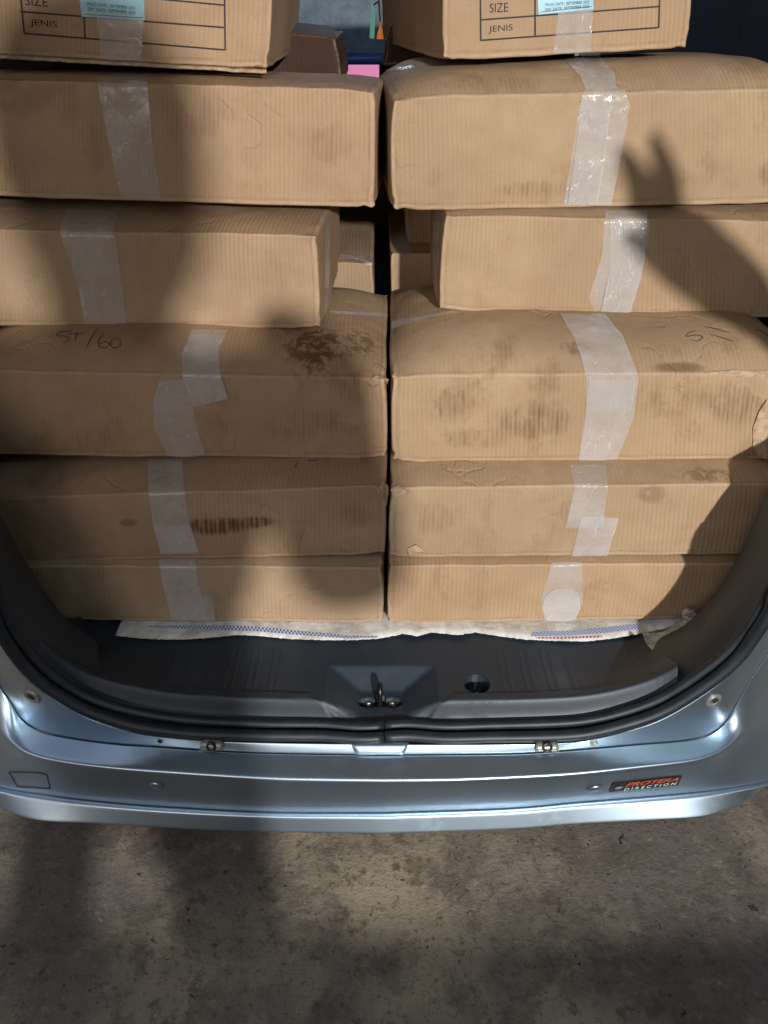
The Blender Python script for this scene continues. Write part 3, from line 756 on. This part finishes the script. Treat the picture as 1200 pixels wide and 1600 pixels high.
# ------------------------------------------------------------ cardboard boxes
def carton(label, corners, DL, DR, depth, bulge, seed, stains=(), group=None, tint=(1, 1, 1), yaw=0.0, r=0.0032, step=0.011, amp=1.0, general=.5, name='cardboard_box', fb=0.0018, sag=0.0):
    TL, TR, BR, BL = [at(c[0], c[1], d) for c, d in zip(corners, (DL, DR, DR, DL))]
    fw = (BR-BL); fw.z = 0; nrm = Vector((-fw.y, fw.x, 0)).normalized()
    if yaw: nrm = Vector((nrm.x*math.cos(yaw)-nrm.y*math.sin(yaw), nrm.x*math.sin(yaw)+nrm.y*math.cos(yaw), 0))
    bk = nrm*depth
    W = (BR-BL).length; H = (TL-BL).length*.5+(TR-BR).length*.5; Dp = depth
    cor = {(0, 0, 0): BL, (1, 0, 0): BR, (0, 0, 1): TL, (1, 0, 1): TR,
           (0, 1, 0): BL+bk, (1, 1, 0): BR+bk, (0, 1, 1): TL+bk, (1, 1, 1): TR+bk}
    S = (W, Dp, H)
    def warp(p):
        q = [min(max(p[k], r), S[k]-r) for k in range(3)]
        # rounded edges
        dv = Vector((p[0]-q[0], p[1]-q[1], p[2]-q[2]))
        rr = r
        if dv.length > 1e-9: dv = dv.normalized()*rr
        x, y, z = q[0]+dv.x, q[1]+dv.y, q[2]+dv.z
        u, v_, w_ = x/W, y/Dp, z/H
        P = Vector((0, 0, 0))
        for (a, b, c), cc in cor.items():
            P += cc*((u if a else 1-u)*(v_ if b else 1-v_)*(w_ if c else 1-w_))
        eu = 1-abs(2*u-1)**10; ev = 1-abs(2*v_-1)**4; ew = 1-abs(2*w_-1)**3
        ns = Vector((x*5+seed*7, y*5, z*6+seed*3))
        P.z -= sag*v_*w_
        P.z += w_**3*bulge*eu*ev*(1+.35*noise.noise(ns*.6))
        P -= nrm*(fb*eu*ew)*(1-v_)**4
        P += nrm*(fb*.5*eu*ew)*v_**4
        # low wobble and small dents
        P += Vector((noise.noise(ns), noise.noise(ns+Vector((9, 0, 0))), noise.noise(ns+Vector((0, 9, 0)))*.8))*0.0023*amp
        n2 = ns*4.5
        P += Vector((0, noise.noise(n2)*.0016, noise.noise(n2+Vector((4, 4, 0)))*.0012))*amp
        # crumpled corners
        cx = min(x, W-x); cz = min(z, H-z); cy = min(y, Dp-y)
        kk = math.exp(-((cx/.035)**2 + (min(cz, 0.2)/.03)**2 + (cy/.05)**2))
        n3 = ns*16
        P += Vector((noise.noise(n3), noise.noise(n3+Vector((3, 1, 0))), noise.noise(n3+Vector((1, 5, 0)))))*.0035*kk*amp
        P += Vector((-(1 if x > W/2 else -1)*.003, nrm.y*.003, -.0025*(1 if z > H/2 else -1)))*kk*amp
        return P
    def axis(L_):
        n = max(6, int(L_/step)); a = [r*t for t in (0, .35, .7, 1, 1.5)]
        inner = [1.5*r + (L_-3*r)*k/n for k in range(1, n)]
        return a + inner + [L_-t for t in a[::-1]]
    ax, ay, az = axis(W), axis(Dp), axis(H)
    V = []; Fc = []; UV = []
    idx = {}
    def vid(i, j, k):
        key = (i, j, k)
        if key not in idx: idx[key] = len(V); V.append(warp((ax[i], ay[j], az[k])))
        return idx[key]
    nx, ny, nz = len(ax), len(ay), len(az)
    def quad(a, b, c, d, uv): Fc.append((vid(*a), vid(*b), vid(*c), vid(*d))); UV.append([uv(*q_) for q_ in (a, b, c, d)])
    fF = lambda i, j, k: (ax[i], az[k]); fT = lambda i, j, k: (ax[i], H+ay[j]); fS = lambda i, j, k: (W+.05+ay[j], az[k])
    fL = lambda i, j, k: (-.05-ay[j], az[k])
    for i in range(nx-1):
        for k in range(nz-1):
            quad((i, 0, k), (i+1, 0, k), (i+1, 0, k+1), (i, 0, k+1), fF)
            quad((i+1, ny-1, k), (i, ny-1, k), (i, ny-1, k+1), (i+1, ny-1, k+1), fF)
        for j in range(ny-1):
            quad((i, j, nz-1), (i+1, j, nz-1), (i+1, j+1, nz-1), (i, j+1, nz-1), fT)
            quad((i, j+1, 0), (i+1, j+1, 0), (i+1, j, 0), (i, j, 0), fT)
    for j in range(ny-1):
        for k in range(nz-1):
            quad((nx-1, j, k), (nx-1, j+1, k), (nx-1, j+1, k+1), (nx-1, j, k+1), fS)
            quad((0, j+1, k), (0, j, k), (0, j, k+1), (0, j+1, k+1), fL)
    st_ = [(a*W, b*H, c, d, e_, f_, g_, h_) for a, b, c, d, e_, f_, g_, h_ in stains]
    org = (BL+BR)/2 + bk/2
    o = obj(name, V, Fc, card(seed, st_, tint, general, H, W), None, origin=org, uvs=UV)
    tag(o, label, 'box', group)
    o['_s'] = 0; del o['_s']
    return o
G = 'cardboard cartons stacked in the cargo bay'
# stain = (u frac, v in box heights, ru, rv, strength, ribbed, noise scale, threshold)
b6l = carton('lowest carton on the left, on the white sack beside the bare sill corner', [(-40, 885), (600, 887), (600, 974), (-30, 967)], 1.06, 1.05, .40, .012, 1, group=G, general=.4)
b6r = carton('lowest carton on the right with a round shiny tape end on its front', [(607, 885), (1235, 880), (1215, 964), (604, 975)], 1.05, 1.06, .40, .012, 2, group=G, tint=(1.04, 1, .95), general=.35)
b5l = carton('second carton from the bottom on the left with a dark ribbed smear', [(-66, 781), (603, 760), (603, 866), (-55, 882)], 1.075, 1.065, .40, .016, 3,
             [(.60, .50, .085, .024, 2.2, True, 20, .22), (.69, .55, .05, .016, 2.2, True, 20, .2), (.40, .58, .022, .012, .6, False, 30, .42), (.93, .6, .04, .04, .5, True, 16, .45)], G, (1, .95, .93))
b5r = carton('second carton from the bottom on the right with brown blots along its top edge', [(610, 763), (1240, 756), (1225, 865), (607, 872)], 1.065, 1.065, .40, .016, 4,
             [(.65, .88, .035, .026, .4, False, 40, .46), (.80, 1.15, .08, .03, .6, False, 45, .50), (.12, .6, .06, .05, .35, True, 18, .45), (.42, .75, .06, .04, .4, True, 18, .45)], G, (1, 1, .97), general=.35)
b4l = carton('left carton with S+/60 pencilled on its top and dark drip spots', [(-78, 579), (604, 592), (606, 717), (-66, 711)], 1.15, 1.14, .42, .034, 5,
             [(.83, 1.45, .085, .10, .95, False, 48, .50), (.93, 1.6, .06, .08, .7, False, 60, .54), (.82, .45, .16, .05, .45, True, 20, .48)], G, (1, .96, .94))
b4r = carton('right carton with 51/ pencilled on top and tan smears on its front', [(611, 587), (1275, 583), (1262, 717), (611, 724)], 1.13, 1.13, .42, .040, 6,
             [(.14, .70, .06, .045, .75, True, 20, .44), (.34, .48, .11, .045, .8, True, 18, .42), (.82, .68, .08, .055, .75, True, 20, .42), (.20, .3, .10, .03, .6, True, 24, .46), (.44, 1.28, .05, .02, .7, False, 20, .42), (.68, 1.06, .06, .012, .7, False, 14, .4)], G, (1, .99, .95), amp=1.35, general=.6)
b3l = carton('left carton fourth from the bottom, shorter, its right end showing tape', [(-112, 358), (495, 368), (501, 514), (-104, 508)], 1.29, 1.26, .38, .010, 7, group=G, tint=(1, .98, .96), general=.25)
b3r = carton('right carton fourth from the bottom with a clear tape strip in hand shadow', [(694, 336), (1290, 348), (1290, 498), (684, 486)], 1.30, 1.30, .38, .008, 8, group=G, tint=(1, 1, .98), general=.3)
b2l = carton('wide left carton directly below the printed box with the blurred table', [(-135, 121), (588, 141), (586, 326), (-130, 303)], 1.37, 1.33, .40, .008, 9, sag=.015, group=G, tint=(1.02, .98, .96), general=.45,
             stains=[(.60, .75, .10, .05, .35, True, 22, .45), (.90, .55, .05, .05, .45, True, 22, .45), (.22, .9, .10, .05, .35, False, 14, .42)])
b2r = carton('wide right carton with domed top and glossy wrinkled tape over its edge', [(611, 153), (1285, 139), (1285, 316), (612, 330)], 1.32, 1.36, .42, .036, 10,
             [(.97-.08, .28, .05, .04, .8, True, 22, .42), (.33, .18, .10, .018, .6, True, 20, .42), (.50, 1.25, .03, .05, .7, False, 12, .42), (.25, 1.15, .14, .03, .5, True, 20, .42)], G, (1, 1, .97), amp=1.2)
b1l = carton('top left box standing end on with printed table and blue sticker', [(-44, -150), (431, -125), (420, 109), (-38, 84)], 1.47, 1.43, .60, .004, 11, group=G, yaw=.10, tint=(1.02, .99, .97), general=.2)
b1r = carton('top right box standing end on with SIZE and JENIS printed table', [(693, -140), (1088, -150), (1077, 75), (690, 95)], 1.42, 1.46, .62, .004, 12, group=G, tint=(1.02, 1, .97), general=.25, yaw=.055)
# inner boxes seen through the gap
G2 = 'cartons further inside seen through the centre gap'
def inner(label, quad, D, depth, seed, bulge=.004, tint=(1, 1, 1), yaw=0, name='cardboard_box'):
    return carton(label, quad, D, D, depth, bulge, seed, group=G2, tint=tint, step=.02, yaw=yaw, name=name)
i1 = inner('inner carton left of the centre slot, its top edge taped, behind the dripped box', [(60, 398), (583, 411), (585, 500), (60, 500)], 1.585, .40, 21)
i2 = inner('inner carton right of the centre slot, half in diagonal shadow', [(609, 396), (1100, 392), (1100, 500), (612, 500)], 1.585, .40, 22)
i3 = inner('shadowed inner carton standing on the one right of the slot', [(635, 262), (1060, 262), (1060, 383), (634, 383)], 1.66, .40, 23)
i4 = inner('inner carton deep behind the upper left boxes, coloured dark for the shade there', [(100, 150), (760, 150), (760, 392), (100, 392)], 2.02, .40, 24, tint=(.35, .3, .3))  # backdrop for the gap, the shade of the depth is put into its tint
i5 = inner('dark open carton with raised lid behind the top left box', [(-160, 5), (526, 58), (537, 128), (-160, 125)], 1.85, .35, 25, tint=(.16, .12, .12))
i6 = inner('dark carton in shade left of the top right box', [(612, 30), (900, 30), (900, 110), (596, 104)], 1.90, .35, 26, tint=(.16, .13, .12))  # the shade is also put into its colour by the dark tint
# raised flap of the dark open carton
fp = [at(440, 48, 1.85), at(526, 58, 1.85), at(520, 41, 1.98), at(446, 33, 1.98)]
fo_ = obj('flap', fp, [(0, 1, 2, 3)], i5.data.materials[0], i5, smooth=False); fo_.modifiers.new('s', 'SOLIDIFY').thickness = .004
# tapes: (box, left polyline, right polyline, material, wrinkle)
T = {k: bvh(v) for k, v in dict(b6l=b6l, b6r=b6r, b5l=b5l, b5r=b5r, b4l=b4l, b4r=b4r, b3l=b3l, b3r=b3r, b2l=b2l, b2r=b2r, b1l=b1l, b1r=b1r, i1=i1, i2=i2).items()}
def tape(k, L_, R_, m=1, wr=.0012, off=.0007, nu=12, nv=44, seed=0):
    return strip_on(T[k], L_, R_, 'tape', TAPE[m], globals()[k], off, nu, nv, wr, seed)
tape('b6l', [(247, 872), (256, 920), (270, 971)], [(305, 872), (312, 920), (328, 971)], 1, seed=1)
tape('b6l', [(262, 929), (268, 968)], [(333, 930), (337, 969)], 0, off=.0022, seed=2, nv=16)
tape('b5l', [(231, 718), (232, 765), (240, 820), (252, 866)], [(285, 718), (288, 765), (298, 820), (312, 864)], 1, seed=3)
tape('b5l', [(240, 822), (252, 864)], [(296, 818), (311, 862)], 1, off=.0022, seed=4, nv=16)
tape('b4l', [(300, 516), (284, 555), (286, 589)], [(356, 516), (341, 550), (345, 589)], 2, .004, seed=5)
tape('b4l', [(286, 588), (303, 634)], [(346, 588), (357, 622)], 1, .003, off=.003, seed=6, nv=20)
tape('b4l', [(250, 596), (240, 625), (241, 665), (262, 713)], [(300, 590), (300, 625), (308, 670), (322, 713)], 1, .003, seed=7)
tape('b3l', [(104, 328), (94, 361), (120, 440), (134, 508)], [(186, 328), (178, 361), (190, 440), (199, 510)], 0, .0025, seed=8)
tape('b2l', [(180, 108), (152, 126), (170, 220), (190, 306)], [(240, 108), (230, 128), (238, 220), (252, 310)], 0, .002, seed=9)
tape('b1l', [(152, -100), (152, 20), (158, 91)], [(226, -100), (226, 20), (220, 95)], 0, .0008, seed=10)
tape('b1r', [(864, -100), (872, 20), (864, 84)], [(930, -100), (926, 20), (922, 80)], 0, .0015, seed=11)
tape('b2r', [(880, 92), (905, 120), (915, 142)], [(935, 88), (960, 115), (963, 140)], 2, .003, seed=12)
tape('b2r', [(912, 143), (905, 165), (893, 240), (880, 320)], [(976, 141), (984, 165), (970, 240), (955, 320)], 1, .004, seed=13)
tape('b2r', [(908, 150), (898, 240), (886, 319)], [(955, 150), (945, 240), (932, 319)], 0, .005, off=.003, seed=14)
tape('b3r', [(946, 330), (940, 400), (920, 465), (930, 490)], [(1010, 330), (1012, 380), (1000, 440), (985, 490)], 0, .0015, seed=15)
tape('b3r', [(952, 345), (952, 420), (938, 488)], [(1006, 345), (1008, 400), (984, 488)], 1, .005, off=.002, seed=16)
tape('b4r', [(874, 491), (898, 530), (915, 586)], [(945, 491), (972, 525), (995, 586)], 2, .0035, seed=17)
tape('b4r', [(916, 587), (914, 650), (904, 722)], [(998, 587), (990, 650), (962, 722)], 1, .003, seed=18)
tape('b4r', [(920, 592), (914, 644)], [(992, 590), (986, 640)], 0, .004, off=.003, seed=19, nv=20)
tape('b5r', [(890, 727), (898, 761), (885, 820), (882, 824)], [(946, 727), (950, 761), (944, 800), (943, 824)], 0, seed=20)
tape('b5r', [(908, 806), (902, 830), (893, 867)], [(966, 808), (960, 830), (948, 867)], 1, off=.002, seed=21)
tape('b6r', [(862, 878), (856, 900), (845, 935), (852, 972)], [(908, 878), (910, 900), (910, 940), (898, 972)], 0, .002, seed=22)
tape('b6r', [(868, 918), (852, 930), (846, 950), (856, 972)], [(892, 918), (905, 930), (906, 950), (895, 972)], 2, .004, off=.002, seed=23)
# tape that runs along the lid seams and over the carton ends
tape('b4l', [(516, 491), (560, 493), (606, 495)], [(516, 486), (560, 488), (606, 490)], 2, .002, seed=24)
tape('b4r', [(613, 515), (640, 505), (680, 495), (720, 489)], [(613, 502), (640, 496), (680, 490), (705, 487)], 2, .003, seed=25)
tape('b2r', [(604, 114), (660, 105), (720, 98), (800, 94), (880, 90)], [(606, 108), (660, 100), (720, 95), (800, 91), (880, 86)], 1, .002, seed=26)
tape('i1', [(516, 402), (550, 406), (582, 415)], [(516, 396), (550, 400), (582, 409)], 2, .002, seed=27)
tape('b3l', [(507, 340), (507, 420), (505, 500)], [(515, 338), (514, 420), (511, 495)], 2, .002, seed=28, nu=6)
tape('b3r', [(679, 345), (677, 420), (680, 470)], [(689, 342), (685, 420), (684, 475)], 2, .002, seed=29, nu=6)
# printed tables
def prints(k, lines, wpx, words, name='printed_table'):
    parts = [line_on(T[k], l_, wpx, '', None, None, off=.0005) for l_ in lines]
    parts += [text_on(T[k], *w_, .0005) for w_ in words]
    v, f = join([p for p in parts if p[1]])
    return obj(name, v, f, INK, globals()[k], smooth=False)
prints('b1r', [[(750, -90), (751, 63), (1029, 43), (1034, -110)], [(752, 31), (1031, 10)], [(836, -80), (836, 57)], [(751, -30), (1033, -48)]], 2.6,
       [('SIZE', [(765, 20), (794, 18.5), (794, 4), (765, 5.5)]), ('JENIS', [(763, 53), (801, 50), (801, 37.5), (764, 40.5)])])
prints('b1l', [[(24, -100), (38, 52), (352, 78), (350, -90)], [(32, 18), (350, 43)], [(126, -90), (133, 59)], [(30, -22), (350, 8)]], 2.6,
       [('SIZE', [(40, 8), (75, 11), (74, -4), (39, -7)]), ('JENIS', [(48, 42), (90, 46), (89, 33), (47, 29.5)])])
STK = plain('pale_blue_sticker', (.33, .58, .68), .45, 0, .08)
for k, L_, R_, rows in (('b1l', [(120, -40), (128, 26)], [(222, -30), (227, 32)], [('PROD. DATE : SEPTEMBER 2023', [(137, 8.5), (212, 15), (212, 10), (137, 3.5)]), ('EXP. DATE : SEPTEMBER 2025', [(138, 16.5), (212, 22.5), (212, 17.5), (138, 11.5)])]),
                        ('b1r', [(838, -40), (841, 23)], [(925, -45), (927, 14)], [('PROD. DATE : SEPTEMBER 2023', [(852, 10), (920, 5), (920, 0.5), (852, 5.5)]), ('EXP. DATE : SEPTEMBER 2025', [(852, 17.5), (920, 12), (920, 7.5), (852, 13)])])):
    s_ = strip_on(T[k], L_, R_, 'sticker', STK, globals()[k], .0012, 10, 12)
    parts = [text_on(T[k], *w_, .0016) for w_ in rows]
    bl, br = L_[1], R_[1]
    parts += [line_on(T[k], [(bl[0]+3, bl[1]-4), (br[0]-3, br[1]-4)], .8, '', None, None, off=.0016)]
    v, f = join([p for p in parts if p[1]]); obj('sticker_text', v, f, INK, s_, smooth=False)
# handwriting
def pen(k, strokes, wpx=1.45):
    for s_ in strokes:
        v, f = line_on(T[k], [(q_.x, q_.y) for q_ in catmull([Vector((a, b, 0)) for a, b in s_], 24)], wpx, '', None, None, off=.0007, taper=True)
        if f: obj('pen_stroke', v, f, PEN, globals()[k], smooth=False)
pen('b4l', [[(112, 517), (92, 520), (88, 524), (103, 526), (109, 530), (99, 535)], [(106, 522), (132, 521)], [(121, 517), (117, 533)], [(152, 514), (143, 528), (134, 546)],
            [(163, 521), (155, 530), (155, 541), (164, 544), (171, 538), (163, 534), (156, 538)], [(178, 529), (173, 537), (177, 544), (187, 541), (188, 532), (180, 529)]])
pen('b4r', [[(1088, 517), (1075, 521), (1072, 526), (1088, 524), (1098, 527), (1090, 533), (1078, 531)], [(1100, 511), (1118, 514), (1140, 520)], [(1110, 523), (1128, 528), (1146, 534)], [(1180, 514), (1192, 519), (1204, 528)]])
pen('b5l', [[(465, 723), (459, 732)], [(480, 719), (492, 720), (498, 717)]], 1.5)
# torn and lifted bits of board
def torn(k, poly, name='torn_flap', dd=.004):
    P = []
    for i, (x, y) in enumerate(poly):
        h = hit(T[k], x, y)
        if h is None: continue
        P.append(h[0] + h[1]*(.0012 + dd*(i % 3)/2))
    if len(P) < 3: return
    c = sum(P, Vector((0, 0, 0)))/len(P) + Vector((0, -.0025, 0))
    n = len(P)
    o = obj(name, P+[c], [(i, (i+1) % n, n) for i in range(n)], TORN, globals()[k], smooth=False)
    o.modifiers.new('s', 'SOLIDIFY').thickness = .0016
TORN = plain('torn_kraft_board', (.43, .31, .195), .85, 0, .25, 90)
torn('b4l', [(572, 597), (585, 589), (603, 593), (604, 600), (592, 601), (580, 605)])
torn('b5l', [(588, 762), (598, 755), (602, 760), (602, 790), (596, 776), (590, 770)])
torn('b5r', [(636, 856), (650, 849), (663, 858), (658, 862), (648, 859), (640, 866)])
torn('b5r', [(612, 764), (622, 760), (640, 767), (628, 772), (616, 776)])
torn('b4r', [(1176, 668), (1186, 640), (1198, 622), (1199, 660), (1198, 716), (1184, 712), (1176, 696)], dd=.002)
torn('b4r', [(1100, 583), (1150, 580), (1199, 584), (1199, 591), (1140, 587)], dd=.003)
rb = []
for i in range(60):
    t = i/59; px = lerp(-30, 416, t)
    wv_ = 2.2*noise.noise(Vector((px*.02, 0, 8))) + 1.2*noise.noise(Vector((px*.07, 3, 8)))
    yb = lerp(87, 112, t) + wv_
    Dm = lerp(1.462, 1.424, t)
    rb += [at(px, yb-5, Dm-.004), at(px, yb, Dm-.016)]
o_ = obj('bottom_flap', rb, [(2*i, 2*i+1, 2*i+3, 2*i+2) for i in range(59)], TORN, b1l); o_.modifiers.new('s', 'SOLIDIFY').thickness = .003
# ------------------------------------------------------------ out of view: people and an added low wall that shade the scene
WALL = plain('shade_wall_render', (.25, .23, .2), .9, 0, .3, 8)
v, f = boxvf(-4, 4, -0.87, -0.75, 0, 0.948)
wl = obj('shade_wall', v, f, WALL, None, origin=(0, -0.81, 0), smooth=False); bevel(wl, .01); tag(wl, 'unseen low wall added behind the viewer to shade the ground', 'wall')
CLO = plain('dark_shirt', (.03, .035, .05), .9)
def figure(joints, edges, name, label):
    o0 = Vector((joints['pelvis'][0][0], joints['pelvis'][0][1], 0))
    names = list(joints); root = names.index('pelvis')
    me = bpy.data.meshes.new(name)
    me.from_pydata([tuple(Vector(joints[n][0])-o0) for n in names], [(names.index(a), names.index(b)) for a, b in edges], [])
    o = bpy.data.objects.new(name, me); C.objects.link(o); o.location = o0
    m = o.modifiers.new('skin', 'SKIN'); m.use_smooth_shade = True
    for i, n in enumerate(names):
        r_ = joints[n][1]; me.skin_vertices[0].data[i].radius = r_ if isinstance(r_, tuple) else (r_, r_)
    me.skin_vertices[0].data[root].use_root = True
    o.modifiers.new('sub', 'SUBSURF').levels = 2; o.modifiers[-1].render_levels = 2
    me.materials.append(CLO); tag(o, label, 'person'); return o
Y = -.55
J = dict(pelvis=((.13, Y, 1.06), (.10, .09)), waist=((.135, Y, 1.2), (.125, .09)), chest=((.15, Y, 1.40), (.15, .11)), neckb=((.19, Y, 1.61), (.13, .08)), neck=((.20, Y, 1.66), (.09, .08)), head=((.197, Y, 1.75), (.112, .11)), crown=((.197, Y, 1.87), (.108, .11)), top=((.197, Y, 1.95), (.06, .06)),
         shR=((.345, Y, 1.575), .085), elR=((.392, Y, 1.31), .068), haR=((.33, -.30, 1.50), .035), haR2=((.22, -.14, 1.50), .03),
         shL=((.02, Y, 1.585), .085), elL=((-.06, Y-.02, 1.33), .065), haL=((-.02, -.32, 1.10), .04),
         hipR=((.180, Y, .93), .072), knR=((.18, Y, .50), .060), anR=((.19, Y, .10), .045), toR=((.19, Y+.14, .04), .035),
         hipL=((-.03, Y, .95), .06), knL=((-.13, Y-.02, .55), .05), anL=((-.15, Y, .10), .045), toL=((-.16, Y+.14, .04), .035))
E = [('pelvis', 'waist'), ('waist', 'chest'), ('chest', 'neckb'), ('neckb', 'neck'), ('neck', 'head'), ('head', 'crown'), ('crown', 'top'), ('chest', 'shR'), ('shR', 'elR'), ('elR', 'haR'), ('haR', 'haR2'),
     ('chest', 'shL'), ('shL', 'elL'), ('elL', 'haL'), ('pelvis', 'hipR'), ('hipR', 'knR'), ('knR', 'anR'), ('anR', 'toR'), ('pelvis', 'hipL'), ('hipL', 'knL'), ('knL', 'anL'), ('anL', 'toL')]
figure(J, E, 'person', 'person in dark clothes standing behind the viewer')
# second person: raised hand outside the right edge
def sh(px, py, D, y):           # point on plane y whose shadow falls on pixel (px,py) at depth D
    P = at(px, py, D); t = (y-LP.y)/(P.y-LP.y); return tuple(LP.lerp(P, t))
Yh = .40
J2 = dict(pelvis=((1.18, -.05, .95), .13), chest=((1.17, -.02, 1.28), .13), neck=((1.18, 0, 1.48), .05), head=((1.18, .02, 1.60), .085), crown=((1.18, .02, 1.70), .07),
          sh=((1.02, .02, 1.36), .06), el=((.86, .22, 1.22), .045), wr=(sh(1160, 455, 1.29, Yh), .046), palm=(sh(1080, 390, 1.29, Yh), (.064, .05)), kn=(sh(1035, 335, 1.29, Yh), (.052, .04)),
          i1=(sh(1052, 275, 1.33, Yh), .018), i2=(sh(1036, 235, 1.33, Yh), .013), i3=(sh(1024, 203, 1.33, Yh), .006),
          m1=(sh(1005, 285, 1.33, Yh), .019), m2=(sh(985, 250, 1.33, Yh), .013), m3=(sh(970, 228, 1.33, Yh), .007),
          t1=(sh(1005, 385, 1.29, Yh), .013), t2=(sh(980, 360, 1.29, Yh), .009),
          hip=((1.24, -.05, .88), .08), kn2=((1.26, -.02, .5), .06), an=((1.26, 0, .1), .045), hip2=((1.10, -.05, .88), .08), kn3=((1.08, -.02, .5), .06), an2=((1.08, 0, .1), .045))
E2 = [('pelvis', 'chest'), ('chest', 'neck'), ('neck', 'head'), ('head', 'crown'), ('chest', 'sh'), ('sh', 'el'), ('el', 'wr'), ('wr', 'palm'), ('palm', 'kn'), ('kn', 'i1'), ('i1', 'i2'), ('i2', 'i3'), ('kn', 'm1'), ('m1', 'm2'), ('m2', 'm3'), ('palm', 't1'), ('t1', 't2'),
      ('pelvis', 'hip'), ('hip', 'kn2'), ('kn2', 'an'), ('pelvis', 'hip2'), ('hip2', 'kn3'), ('kn3', 'an2')]
figure(J2, E2, 'person', 'person to the right of the van reaching a hand towards the boxes')
